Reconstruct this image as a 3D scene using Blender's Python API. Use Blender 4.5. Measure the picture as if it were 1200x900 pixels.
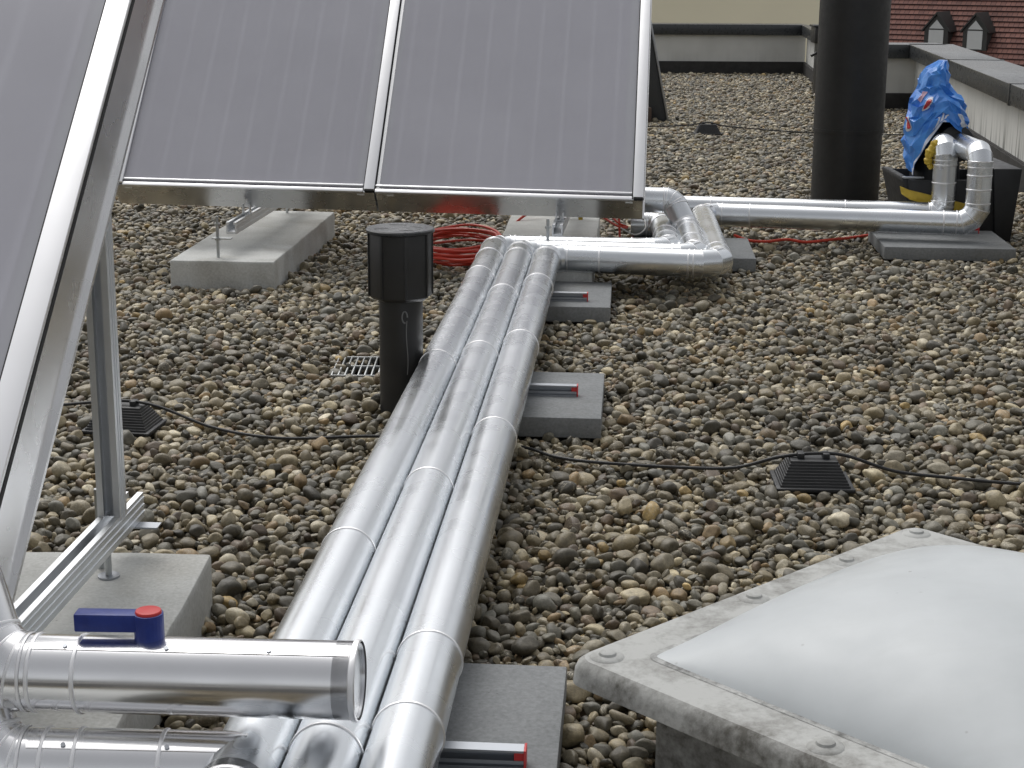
import bpy, bmesh, math, random
import numpy as np
from mathutils import Vector, Matrix, noise
random.seed(7)
R = math.radians
S = bpy.context.scene
COL = S.collection
for o in list(bpy.data.objects): bpy.data.objects.remove(o)

# ------------------------------------------------------------------ camera
cam = bpy.data.cameras.new('camera'); cam.lens = 58.2; cam.sensor_width = 36; cam.clip_end = 2000; cam.clip_start = .05
co = bpy.data.objects.new('camera', cam); COL.objects.link(co); S.camera = co
PITCH = 14.23
co.matrix_world = Matrix.Translation((0, 0, 1.2)) @ Matrix.Rotation(R(90-PITCH), 4, 'X') @ Matrix.Rotation(.0078, 4, 'Z')
# ------------------------------------------------------------------ sky, sun, exposure (bright overcast)
SUN_EL, SUN_AZ = 56, 335          # azimuth clockwise from +Y
w = bpy.data.worlds.new('World'); S.world = w; w.use_nodes = True
nt = w.node_tree; nt.nodes.clear()
sky = nt.nodes.new('ShaderNodeTexSky'); sky.sky_type = 'NISHITA'; sky.sun_disc = False
sky.sun_elevation = R(SUN_EL); sky.sun_rotation = R(SUN_AZ); sky.air_density = 1.0; sky.dust_density = 4.0; sky.ozone_density = 1.0
hs = nt.nodes.new('ShaderNodeHueSaturation'); hs.inputs['Saturation'].default_value = .13
bg = nt.nodes.new('ShaderNodeBackground'); bg.inputs['Strength'].default_value = .12
wo = nt.nodes.new('ShaderNodeOutputWorld')
nt.links.new(sky.outputs[0], hs.inputs['Color']); nt.links.new(hs.outputs[0], bg.inputs[0]); nt.links.new(bg.outputs[0], wo.inputs[0])
sl = bpy.data.lights.new('sun', 'SUN'); sl.energy = .6; sl.angle = R(50); sl.color = (1, .97, .93)
so = bpy.data.objects.new('sun', sl); COL.objects.link(so)
sd = Vector((math.sin(R(SUN_AZ))*math.cos(R(SUN_EL)), math.cos(R(SUN_AZ))*math.cos(R(SUN_EL)), math.sin(R(SUN_EL))))
so.rotation_euler = sd.to_track_quat('Z', 'Y').to_euler(); so.location = sd*30
S.render.engine = 'CYCLES'
vs = S.view_settings; vs.view_transform = 'Standard'; vs.look = 'None'; vs.gamma = 1; vs.use_curve_mapping = False; vs.exposure = 0.35

# ------------------------------------------------------------------ materials
M = {}
def mat(name, base=(.5, .5, .5), rough=.5, metal=0, spec=.5, coat=0):
    m = bpy.data.materials.new(name); m.use_nodes = True
    b = m.node_tree.nodes['Principled BSDF']
    b.inputs['Base Color'].default_value = (*base, 1); b.inputs['Roughness'].default_value = rough
    b.inputs['Metallic'].default_value = metal; b.inputs['Specular IOR Level'].default_value = spec
    b.inputs['Coat Weight'].default_value = coat
    M[name] = m
    return m, m.node_tree, b
def N(t, ty, **kw):
    n = t.nodes.new(ty)
    for k, v in kw.items():
        if k in n.inputs: n.inputs[k].default_value = v
        else: setattr(n, k, v)
    return n
def coords(t, space='Object', scale=(1, 1, 1)):
    if space == 'World':
        g = N(t, 'ShaderNodeNewGeometry'); src = g.outputs['Position']
    else:
        g = N(t, 'ShaderNodeTexCoord'); src = g.outputs[space]
    mp = N(t, 'ShaderNodeMapping'); mp.inputs['Scale'].default_value = scale
    t.links.new(src, mp.inputs[0]); return mp.outputs[0]
def noise_n(t, co_, scale, detail=4, rough=.55, dist=0):
    n = N(t, 'ShaderNodeTexNoise', Scale=scale, Detail=detail, Roughness=rough, Distortion=dist)
    t.links.new(co_, n.inputs['Vector']); return n.outputs['Fac']
def ramp(t, fac, stops):
    r = N(t, 'ShaderNodeValToRGB'); cr = r.color_ramp
    while len(cr.elements) < len(stops): cr.elements.new(.5)
    for e, (p, c) in zip(cr.elements, stops):
        e.position = p; e.color = (*c, 1) if len(c) == 3 else c
    t.links.new(fac, r.inputs[0]); return r.outputs[0]
def mixc(t, f, a, b, mode='MIX'):
    m = N(t, 'ShaderNodeMix', data_type='RGBA', blend_type=mode)
    for i, v in ((0, f), (6, a), (7, b)):
        if isinstance(v, (int, float)): m.inputs[i].default_value = v
        elif isinstance(v, tuple): m.inputs[i].default_value = (*v, 1)
        else: t.links.new(v, m.inputs[i])
    return m.outputs[2]
def math_n(t, op, a, b=0.):
    m = N(t, 'ShaderNodeMath', operation=op)
    for i, v in ((0, a), (1, b)):
        if isinstance(v, (int, float)): m.inputs[i].default_value = v
        else: t.links.new(v, m.inputs[i])
    return m.outputs[0]
def bump(t, b, h, strength=.3, dist=.01):
    n = N(t, 'ShaderNodeBump', Strength=strength, Distance=dist); t.links.new(h, n.inputs['Height']); t.links.new(n.outputs[0], b.inputs['Normal']); return n
def g3(v): return (v, v, v)

def metal(name, base, r0, r1, dent=.15, dscale=7, dist=.004):
    m, t, b = mat(name, base, r0, 1)
    c = coords(t, 'World')
    n1 = noise_n(t, c, 8, 3, .5); n2 = noise_n(t, c, dscale, 1, .4)
    t.links.new(ramp(t, n1, [(.3, g3(r0)), (.75, g3(r1))]), b.inputs['Roughness'])
    t.links.new(mixc(t, ramp(t, n1, [(.35, g3(0)), (.8, g3(1))]), base, tuple(v*.92 for v in base)), b.inputs['Base Color'])
    bump(t, b, n2, dent, dist)
metal('jacket', (.76, .785, .81), .24, .32, .1, 3.5, .006)
metal('jacket_bright', (.88, .88, .89), .12, .24, .35, 4.5, .008)
metal('frame_alu', (.95, .95, .96), .44, .5, .04)
metal('casing_alu', (.85, .85, .85), .22, .34, .12, 9, .003)
metal('profile_alu', (.82, .84, .86), .38, .5, .1)
metal('steel_rod', (.5, .52, .53), .3, .45, .1)
metal('galvanised', (.42, .44, .47), .35, .52, .1)
metal('grate_steel', (.36, .37, .37), .45, .6, .1)
mat('gasket', (.012, .012, .013), .6)
mat('red_plastic', (.55, .03, .03), .4); mat('red_cap', (.62, .06, .06), .45)
m, t, b = mat('blue_handle', (.012, .03, .21), .42)
c = coords(t); bump(t, b, noise_n(t, c, 260, 3), .2, .001)
t.links.new(ramp(t, noise_n(t, c, 40, 4), [(.35, (.010, .026, .19)), (.75, (.018, .045, .27))]), b.inputs['Base Color'])
mat('red_cable', (.6, .055, .028), .45); mat('black_cable', (.018, .018, .019), .55)
mat('white_tab', (.75, .75, .73), .4); mat('wire_grey', (.5, .5, .48), .4); mat('yellow_tag', (.6, .42, .05), .5)
def black(name, base, rough, var):
    m, t, b = mat(name, base, rough)
    c = coords(t, 'World'); n = noise_n(t, c, 9, 6, .6)
    t.links.new(ramp(t, n, [(.3, base), (.75, tuple(v*var for v in base))]), b.inputs['Base Color'])
    t.links.new(ramp(t, noise_n(t, c, 30, 4), [(.3, g3(rough-.08)), (.7, g3(rough+.1))]), b.inputs['Roughness'])
black('black_paint', (.018, .018, .018), .42, 1.6)
black('chimney_paint', (.014, .014, .0135), .5, 1.5)
black('black_plastic', (.016, .017, .019), .5, 1.4)
black('bitumen', (.022, .021, .02), .75, 2.0)
black('dark_steel', (.035, .038, .042), .45, 1.4)
black('cap_metal', (.034, .037, .04), .3, 1.25)
mat('scuff', (.2, .2, .2), .7)
def concrete(name, lo, hi, stain, scale=6, bs=.35):
    m, t, b = mat(name, lo, .85, 0, .25)
    c = coords(t, 'World'); n = noise_n(t, c, scale, 8, .62); f = noise_n(t, c, 130, 4, .6)
    a = ramp(t, n, [(.3, lo), (.7, hi)])
    st = ramp(t, noise_n(t, c, scale*.45, 5, .55, .6), [(.52, g3(0)), (.72, g3(1))])
    a = mixc(t, math_n(t, 'MULTIPLY', st, .55), a, stain)
    v = N(t, 'ShaderNodeTexVoronoi', Scale=75., Randomness=1.); t.links.new(c, v.inputs['Vector'])
    pit = ramp(t, v.outputs['Distance'], [(.05, g3(.55)), (.16, g3(1))])
    pm = ramp(t, noise_n(t, c, 12, 2), [(.5, g3(0)), (.6, g3(1))])
    a = mixc(t, math_n(t, 'MULTIPLY', pm, .7), a, pit, 'MULTIPLY') if False else mixc(t, pm, a, mixc(t, 1., a, pit, 'MULTIPLY'))
    a = mixc(t, .35, a, ramp(t, f, [(.3, g3(.12)), (.7, g3(.55))]), 'OVERLAY')
    t.links.new(a, b.inputs['Base Color'])
    bump(t, b, math_n(t, 'ADD', f, math_n(t, 'MULTIPLY', pit, .6)), bs, .002)
concrete('concrete', (.52, .525, .51), (.66, .665, .645), (.36, .34, .29))
concrete('paving', (.23, .24, .245), (.30, .31, .315), (.17, .167, .15), 5, .2)
# pebbles: colour from the stone's own random number
m, t, b = mat('pebble', (.2, .19, .17), .5, 0, .45)
oi = N(t, 'ShaderNodeObjectInfo')
wn = N(t, 'ShaderNodeTexWhiteNoise', noise_dimensions='1D'); t.links.new(oi.outputs['Random'], wn.inputs['W'])
sep = N(t, 'ShaderNodeSeparateColor'); t.links.new(wn.outputs['Color'], sep.inputs[0])
hue = ramp(t, sep.outputs[0], [(0, (.105, .098, .082)), (.14, (.185, .168, .132)), (.28, (.15, .145, .125)), (.42, (.255, .222, .158)), (.54, (.215, .192, .148)), (.64, (.30, .262, .19)), (.72, (.275, .205, .125)), (.78, (.165, .128, .096)), (.84, (.2, .2, .185)), (.88, (.39, .345, .25)), (.94, (.52, .48, .39)), (.985, (.4, .3, .15))])
hue.node.color_ramp.interpolation = 'CONSTANT'
ofs = N(t, 'ShaderNodeVectorMath', operation='SCALE'); t.links.new(wn.outputs['Color'], ofs.inputs[0]); ofs.inputs['Scale'].default_value = 40
tc = N(t, 'ShaderNodeNewGeometry')
add = N(t, 'ShaderNodeVectorMath', operation='ADD'); t.links.new(tc.outputs['Position'], add.inputs[0]); t.links.new(ofs.outputs[0], add.inputs[1])
n1 = noise_n(t, add.outputs[0], 55, 6, .65); n2 = noise_n(t, add.outputs[0], 240, 4, .6); n3 = noise_n(t, add.outputs[0], 26, 3, .5, 2.0)
val = math_n(t, 'ADD', math_n(t, 'MULTIPLY', sep.outputs[1], .9), .56)
cv = N(t, 'ShaderNodeCombineColor')
for i in range(3): t.links.new(val, cv.inputs[i])
a = mixc(t, 1., hue, cv.outputs[0], 'MULTIPLY')
a = mixc(t, 1., a, ramp(t, n1, [(.28, g3(.6)), (.72, g3(1.3))]), 'MULTIPLY')
a = mixc(t, math_n(t, 'MULTIPLY', ramp(t, n3, [(.485, g3(0)), (.5, g3(1)), (.515, g3(0))]), math_n(t, 'GREATER_THAN', sep.outputs[2], .86)), a, (.5, .47, .4))
big = noise_n(t, tc.outputs['Position'], .9, 4, .6)
a = mixc(t, 1., a, ramp(t, big, [(.3, (.80, .78, .72)), (.7, (1.2, 1.15, 1.01))]), 'MULTIPLY')
a = mixc(t, .5, a, ramp(t, n2, [(.3, g3(.3)), (.7, g3(.7))]), 'OVERLAY')
t.links.new(a, b.inputs['Base Color']); bump(t, b, math_n(t, 'ADD', n1, math_n(t, 'MULTIPLY', n2, .5)), .35, .004)
mat('deck', (.035, .033, .03), .9)
mat('street', (.28, .27, .25), .9)
# collector absorber with faint weld lines, and hazy solar glass
m, t, b = mat('absorber', (.1, .09, .13), .9, 0, .05)
c = coords(t, 'Object'); sp = N(t, 'ShaderNodeSeparateXYZ'); t.links.new(c, sp.inputs[0])
wob = math_n(t, 'MULTIPLY', math_n(t, 'SUBTRACT', noise_n(t, c, 7, 3), .5), .012)
ph = math_n(t, 'FRACT', math_n(t, 'DIVIDE', math_n(t, 'ADD', math_n(t, 'ADD', sp.outputs[0], wob), 10.), .1085))
dist_ = math_n(t, 'ABSOLUTE', math_n(t, 'SUBTRACT', ph, .5))
line = ramp(t, dist_, [(0, g3(1)), (.05, g3(.65)), (.11, g3(0))])
line = math_n(t, 'MULTIPLY', line, ramp(t, noise_n(t, c, 5, 4), [(.3, g3(.35)), (.7, g3(1))]))
a = ramp(t, noise_n(t, c, 2.2, 5, .6), [(.3, (.10, .088, .128)), (.7, (.125, .112, .150))])
a = mixc(t, math_n(t, 'MULTIPLY', line, .85), a, (.42, .41, .46))
t.links.new(a, b.inputs['Base Color'])
m = bpy.data.materials.new('solar_glass'); m.use_nodes = True; t = m.node_tree; t.nodes.clear(); M['solar_glass'] = m
out = N(t, 'ShaderNodeOutputMaterial'); tr = N(t, 'ShaderNodeBsdfTransparent'); df = N(t, 'ShaderNodeBsdfDiffuse'); gl = N(t, 'ShaderNodeBsdfGlossy', Roughness=.12)
tr.inputs[0].default_value = (.9, .91, .91, 1); df.inputs[0].default_value = (.74, .735, .80, 1)
fr = N(t, 'ShaderNodeFresnel', IOR=1.45); mx = N(t, 'ShaderNodeMixShader'); mx2 = N(t, 'ShaderNodeMixShader')
cc = coords(t, 'World'); hz = ramp(t, noise_n(t, cc, 3, 6, .6), [(.3, g3(.47)), (.7, g3(.51))])
bf = N(t, 'ShaderNodeNewGeometry'); front = math_n(t, 'SUBTRACT', 1., bf.outputs['Backfacing'])   # only the outer face scatters and reflects
hz = math_n(t, 'MULTIPLY', hz, front); t.links.new(hz, mx.inputs[0]); t.links.new(tr.outputs[0], mx.inputs[1]); t.links.new(df.outputs[0], mx.inputs[2])
t.links.new(math_n(t, 'MULTIPLY', fr.outputs[0], front), mx2.inputs[0]); t.links.new(mx.outputs[0], mx2.inputs[1]); t.links.new(gl.outputs[0], mx2.inputs[2]); t.links.new(mx2.outputs[0], out.inputs[0])
mat('inner_tray', (.3, .32, .31), .5)
# parapet render with grey runs of dirt
def parapet_mat(name, k):
  m, t, b = mat(name, (.5, .5, .48), .85, 0, .2)
  c = coords(t, 'World'); s = coords(t, 'World', (14, 14, .6))
  sz = N(t, 'ShaderNodeSeparateXYZ'); t.links.new(coords(t, 'World'), sz.inputs[0])
  low = ramp(t, math_n(t, 'MULTIPLY', sz.outputs[2], 1.0), [(.13, g3(1)), (.3, g3(0))])
  run = ramp(t, noise_n(t, s, 1.3, 5, .6), [(.47, g3(0)), (.66, g3(1))])
  a = ramp(t, noise_n(t, c, 3, 6), [(.3, (.60, .60, .57)), (.7, (.70, .70, .67))])
  a = mixc(t, math_n(t, 'MULTIPLY', run, math_n(t, 'ADD', math_n(t, 'MULTIPLY', low, .75*k), .1*k)), a, (.12, .12, .11))
  t.links.new(a, b.inputs['Base Color'])
parapet_mat('parapet_render', .12); parapet_mat('parapet_streaked', 1.)
# skylight acrylic, weathered flange
m, t, b = mat('acrylic', (.72, .76, .78), .5, 0, .3)
c = coords(t, 'World'); n = noise_n(t, c, 5, 6, .6)
a = ramp(t, n, [(.25, (.47, .495, .505)), (.7, (.55, .575, .585))])
v = N(t, 'ShaderNodeTexVoronoi', Scale=26.); t.links.new(c, v.inputs['Vector'])
sk = ramp(t, v.outputs['Distance'], [(.04, g3(1)), (.09, g3(0))])
skm = ramp(t, noise_n(t, c, 9, 3), [(.5, g3(0)), (.6, g3(1))])
a = mixc(t, math_n(t, 'MULTIPLY', math_n(t, 'MULTIPLY', sk, skm), .6), a, (.2, .2, .19))
t.links.new(a, b.inputs['Base Color'])
t.links.new(ramp(t, noise_n(t, c, 14, 6), [(.3, g3(.3)), (.7, g3(.46))]), b.inputs['Roughness'])
gr = ramp(t, noise_n(t, coords(t, 'World', (3, 9, 3)), 2.2, 8, .7, .8), [(.5, g3(0)), (.78, g3(.28))])
a2 = mixc(t, gr, a, (.44, .455, .455)); t.links.new(a2, b.inputs['Base Color'])
def flange(name, clean, dirty, th):
    m, t, b = mat(name, clean, .6, 0, .35)
    c = coords(t, 'World'); n = noise_n(t, c, 9, 9, .68); f = noise_n(t, c, 70, 5, .65)
    k = math_n(t, 'ADD', math_n(t, 'MULTIPLY', n, .7), math_n(t, 'MULTIPLY', f, .3))
    a = ramp(t, k, [(th-.09, clean), (th+.02, tuple((x+y)/2 for x, y in zip(clean, dirty))), (th+.12, dirty)])
    t.links.new(a, b.inputs['Base Color']); bump(t, b, f, .25, .003)
flange('flange', (.44, .445, .43), (.17, .165, .15), .54)
flange('flange_lip', (.45, .45, .43), (.12, .115, .1), .5)
flange('dirt_seam', (.5, .505, .49), (.04, .04, .037), .49)
# background
m, t, b = mat('cream_plaster', (.62, .53, .31), .9, 0, .2)
c = coords(t, 'World'); t.links.new(ramp(t, noise_n(t, c, .5, 6), [(.3, (.80, .74, .56)), (.7, (.84, .78, .59))]), b.inputs['Base Color'])
m, t, b = mat('roof_tile', (.22, .1, .08), .8, 0, .25)
c = coords(t, 'Object'); n = noise_n(t, c, .5, 6); n2 = noise_n(t, c, 5, 3)
sx = N(t, 'ShaderNodeSeparateXYZ'); t.links.new(c, sx.inputs[0])
br = N(t, 'ShaderNodeTexBrick', Scale=1., offset=.5); br.inputs['Color1'].default_value = (.19, .088, .07, 1); br.inputs['Color2'].default_value = (.13, .062, .052, 1); br.inputs['Mortar'].default_value = (.06, .03, .028, 1)
br.inputs['Mortar Size'].default_value = .02; br.inputs['Brick Width'].default_value = .26; br.inputs['Row Height'].default_value = .36
t.links.new(c, br.inputs['Vector'])
a = mixc(t, 1., br.outputs['Color'], ramp(t, n, [(.3, g3(.75)), (.7, g3(1.25))]), 'MULTIPLY')
t.links.new(a, b.inputs['Base Color'])
mat('lead_dark', (.03, .032, .032), .5); mat('pane', (.6, .63, .65), .12, .6); mat('window_white', (.6, .62, .62), .5)
# bag
m, t, b = mat('bag_blue', (.02, .13, .55), .3, 0, .5)
c = coords(t); n = noise_n(t, c, 14, 5, .6)
t.links.new(ramp(t, n, [(.3, (.03, .17, .62)), (.7, (.09, .34, .85))]), b.inputs['Base Color']); bump(t, b, noise_n(t, c, 30, 4, .6, .5), .35, .008)
mat('print_red', (.5, .02, .03), .35); mat('print_white', (.62, .66, .74), .35); mat('print_pink', (.55, .35, .45), .35)
m, t, b = mat('yellow', (.62, .43, .03), .45)
c = coords(t); t.links.new(ramp(t, noise_n(t, c, 25, 4), [(.3, (.5, .34, .03)), (.7, (.68, .49, .06))]), b.inputs['Base Color'])
mat('brown', (.09, .06, .045), .8)

# ------------------------------------------------------------------ mesh helpers
class MB:
    def __init__(s): s.v = []; s.f = []; s.sm = []
    def quad_rings(s, rings, close=True, cap0=False, cap1=False, smooth=True):
        b0 = len(s.v); n = len(rings[0])
        for r in rings: s.v += [tuple(p) for p in r]
        for i in range(len(rings)-1):
            for k in range(n if close else n-1):
                k2 = (k+1) % n
                s.f.append((b0+i*n+k, b0+i*n+k2, b0+(i+1)*n+k2, b0+(i+1)*n+k)); s.sm.append(smooth)
        if cap0: s.f.append(tuple(b0+k for k in reversed(range(n)))); s.sm.append(False)
        if cap1: s.f.append(tuple(b0+(len(rings)-1)*n+k for k in range(n))); s.sm.append(False)
    def box(s, c, size, F=None, rz=0.):
        """box centred at c; F = 3 axis vectors"""
        if F is None:
            F = (Vector((math.cos(rz), math.sin(rz), 0)), Vector((-math.sin(rz), math.cos(rz), 0)), Vector((0, 0, 1)))
        b0 = len(s.v); c = Vector(c); h = [x/2 for x in size]
        for z in (-1, 1):
            for x, y in ((-1, -1), (1, -1), (1, 1), (-1, 1)):
                s.v.append(tuple(c + F[0]*x*h[0] + F[1]*y*h[1] + F[2]*z*h[2]))
        for q in ((0, 3, 2, 1), (4, 5, 6, 7), (0, 1, 5, 4), (1, 2, 6, 5), (2, 3, 7, 6), (3, 0, 4, 7)):
            s.f.append(tuple(b0+i for i in q)); s.sm.append(False)
    def lb(s, fr, a, b, c):
        """box in a local frame fr=(origin,e,d,n) between the given ranges"""
        o, e, d, n = fr
        s.box(o+e*(a[0]+a[1])/2+d*(b[0]+b[1])/2+n*(c[0]+c[1])/2, (a[1]-a[0], b[1]-b[0], c[1]-c[0]), (e, d, n))
    def prism(s, prof, o, ax, ay, az, length, smooth=False):
        """closed 2-D profile (ax, ay) extruded along az"""
        o = Vector(o)
        r0 = [o+ax*p[0]+ay*p[1] for p in prof]; r1 = [p+az*length for p in r0]
        s.quad_rings([r0, r1], True, True, True, smooth)
    def sweep(s, pts, r, n=8, caps=True, radii=None):
        pts = [Vector(p) for p in pts]; rings = []
        t0 = (pts[1]-pts[0]).normalized()
        u = t0.cross(Vector((0, 0, 1)));
        if u.length < .1: u = t0.cross(Vector((0, 1, 0)))
        u.normalize()
        for i, p in enumerate(pts):
            a = pts[max(i-1, 0)]; bb = pts[min(i+1, len(pts)-1)]; tt = (bb-a).normalized()
            u = (u-tt*u.dot(tt)).normalized(); vv = tt.cross(u)
            rr = radii[i] if radii else r
            rings.append([p+(u*math.cos(2*math.pi*k/n)+vv*math.sin(2*math.pi*k/n))*rr for k in range(n)])
        s.quad_rings(rings, True, caps, caps)
    def build(s, name, m, parent=None, bevel=0, sharp=40, loc=None, segs=2):
        me = bpy.data.meshes.new(name)
        off = Vector(loc) if loc is not None else (root_loc(parent) if parent else Vector((0, 0, 0)))
        me.from_pydata([tuple(Vector(p)-off) for p in s.v], [], s.f)
        me.validate()
        bm = bmesh.new(); bm.from_mesh(me)
        bmesh.ops.recalc_face_normals(bm, faces=bm.faces)
        if bevel: bmesh.ops.bevel(bm, geom=bm.edges[:], offset=bevel, segments=segs, affect='EDGES', profile=.5, clamp_overlap=True)
        bm.to_mesh(me); bm.free()
        for p in me.polygons: p.use_smooth = True
        me.set_sharp_from_angle(angle=R(sharp))
        me.materials.append(M[m] if isinstance(m, str) else m)
        o = bpy.data.objects.new(name, me); COL.objects.link(o)
        if loc is not None: o.location = loc
        if parent: o.parent = parent
        return o
def root_loc(o):
    v = Vector((0, 0, 0))
    while o: v += o.location; o = o.parent
    return v
def tag(o, label=None, cat=None, group=None, kind=None):
    for k, v in (('label', label), ('category', cat), ('group', group), ('kind', kind)):
        if v: o[k] = v
    return o
def thing(name, label, cat, loc, group=None):
    o = bpy.data.objects.new(name, None); COL.objects.link(o); o.location = loc; o.empty_display_size = .1
    return tag(o, label, cat, group)
V = Vector
UP = V((0, 0, 1))
def one_box(name, m, c, size, rz=0., parent=None, bevel=0., **kw):
    b_ = MB(); b_.box(c, size, None, rz); return b_.build(name, m, parent, bevel, **kw)

# ------------------------------------------------------------------ ground: roof deck, gravel, street far below
def edge_x(y): return 3.493+(y-14.866)*.1134          # foot of the right-hand parapet
b_ = MB(); b_.v = [(-9, -3, -.075), (edge_x(-3)+.2, -3, -.075), (3.7, 14.9, -.075), (3.6, 19.7, -.075), (-9, 19.7, -.075)]; b_.f = [(0, 1, 2, 3, 4)]; b_.sm = [False]
deck = b_.build('gravel_roof', 'deck'); tag(deck, kind='structure')
b_ = MB(); b_.v = [(-600, -600, -10), (600, -600, -10), (600, 900, -10), (-600, 900, -10)]; b_.f = [(0, 1, 2, 3)]; b_.sm = [False]
tag(b_.build('street_ground', 'street'), kind='structure')

# pebble shapes
def pebble_mesh(i, sub=3):
    rnd = random.Random(100+i); bm = bmesh.new(); bmesh.ops.create_icosphere(bm, subdivisions=sub, radius=1)
    off = V((rnd.uniform(-50, 50),)*3)+V((i*7.3, i*3.1, 0))
    cuts = []
    for _ in range(rnd.randint(4, 10)):
        d_ = V((rnd.gauss(0, 1), rnd.gauss(0, 1), rnd.gauss(0, .8))).normalized(); cuts.append((d_, rnd.uniform(.6, .88)))
    for v in bm.verts:
        p = v.co.copy(); p *= 1+.17*noise.noise(p*.9+off)+.06*noise.noise(p*2.3+off)
        for d_, k in cuts:
            q = p.dot(d_)
            if q > k: p -= d_*(q-k)*.88
        v.co = p
    me = bpy.data.meshes.new('pebble'); bm.to_mesh(me); bm.free()
    for p in me.polygons: p.use_smooth = True
    me.materials.append(M['pebble']); return me
NP = 12
PEB = [pebble_mesh(i) for i in range(NP)]
# settle one square of stones on a periodic height field, then lay it out over the roof
TILE, RES = 2.4, .006
G = int(TILE/RES); Hf = np.full((G, G), -.065)
rng = np.random.default_rng(3); stones = []
def settle(nst):
    for _ in range(nst):
        a_ = float(np.clip(rng.lognormal(math.log(.0119), .36), .0055, .030)); b2 = a_*rng.uniform(.55, .92); c2 = a_*rng.uniform(.38, .75)
        yaw = rng.uniform(0, 2*math.pi); rad = (a_+b2)/2*.92; k = int(rad/RES)+1
        gx, gy = np.mgrid[-k:k+1, -k:k+1]*RES
        rr = (gx*math.cos(yaw)+gy*math.sin(yaw))**2/a_**2+(-gx*math.sin(yaw)+gy*math.cos(yaw))**2/b2**2
        ins = rr < .95; prof = np.where(ins, np.sqrt(np.clip(1-rr, 0, 1)), 0)*c2
        best = None
        for _c in range(5):
            i, j = rng.integers(0, G, 2); ix = (np.arange(i-k, i+k+1) % G)[:, None]; jx = (np.arange(j-k, j+k+1) % G)[None, :]
            hh = Hf[ix, jx]; z = np.percentile((hh+prof)[ins], 72)
            if best is None or z < best[0]: best = (z, i, j, ix, jx, hh)
        z, i, j, ix, jx, hh = best
        top = z+prof; Hf[ix, jx] = np.where(ins, np.maximum(hh, top), hh)
        # tilt follows the local slope plus some chance
        left, right_ = hh[:k].mean(), hh[k+1:].mean(); dn, upn = hh[:, :k].mean(), hh[:, k+1:].mean()
        sx_, sy_ = (right_-left)/(k*RES), (upn-dn)/(k*RES)
        nrm = V((-sx_*.8+rng.normal(0, .22), -sy_*.8+rng.normal(0, .22), 1)).normalized()
        q = UP.rotation_difference(nrm).to_matrix() @ Matrix.Rotation(yaw, 3, 'Z')
        e = q.to_euler()
        stones.append((i*RES, j*RES, z, e.x, e.y, e.z, a_*1.04, b2*1.04, c2*1.04, int(rng.integers(0, NP))))
settle(24500)
st = np.array(stones); shift = np.percentile(Hf, 80); st[:, 2] -= shift
print('gravel tile', len(st), 'mean depth', Hf.mean()-shift, Hf.std())
st = st[st[:, 2] > -.055]
pts = []
for ti in range(-4, 3):
    for tj in range(-1, 9):
        q = st.copy(); q[:, 0] += ti*TILE+(tj % 2)*.9; q[:, 1] += tj*TILE+.4; pts.append(q)
pts = np.concatenate(pts)
x, y = pts[:, 0], pts[:, 1]
ok = (y > 1.2) & (y < 19.35) & (x < edge_x(y)-.04) & (np.abs(x) < .36*y+1.0) & ~((y > 14.6) & (x > 2.83+(y-14.66)*.104))
SKY_O, SKY_A = V((.085, 2.345, 0)), R(43.5)
su = V((math.cos(SKY_A), math.sin(SKY_A), 0)); sv = V((math.sin(SKY_A), -math.cos(SKY_A), 0)); SKY_N = .93
lu = (x-SKY_O.x)*su.x+(y-SKY_O.y)*su.y; lv = (x-SKY_O.x)*sv.x+(y-SKY_O.y)*sv.y
ok &= ~((lu > .08) & (lu < SKY_N-.08) & (lv > .08) & (lv < SKY_N-.08))
GR = (-.545, -.385, 4.84, 5.08)   # drain grate
ok &= ~((x > GR[0]) & (x < GR[1]) & (y > GR[2]) & (y < GR[3]) & ~((pts[:, 9] % 4 == 3) & (y > 4.94)) & ~((pts[:, 9] % 6 == 2) & (x < -.47)))
FOOT = []                          # (cx, cy, sx, sy, rz) of what lies bedded in the gravel
def bed(cx, cy, sx_, sy_, rz=0., grow=.004): FOOT.append((cx, cy, sx_+grow, sy_+grow, rz))
PV = R(-4.0)                       # heading of the pipes: 4 degrees right of +Y
SLABS = [(-.17, 2.365, .5, .5, PV), (.002, 4.44, .5, .5, PV), (.105, 5.875, .5, .47, PV), (1.868, 7.185, .55, .5, PV), (.755, 6.91, .5, .52, PV)]
BLOCKS = [(-.78, 2.33, .4, 1.34, R(-.5)), (-1.06, 6.86, .4, 1.32, R(-4)), (.145, 6.78, .4, 1.32, R(-4))]
for q in SLABS: bed(*q)
for q in BLOCKS: bed(*q)
keep = ok.copy()
for cx, cy, sx_, sy_, rz in FOOT:
    dx, dy = x-cx, y-cy; lx = dx*math.cos(rz)+dy*math.sin(rz); ly = -dx*math.sin(rz)+dy*math.cos(rz)
    keep &= ~((abs(lx) < sx_/2-.004) & (abs(ly) < sy_/2-.004) & (pts[:, 2] > -.03))
pts = pts[keep]
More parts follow.
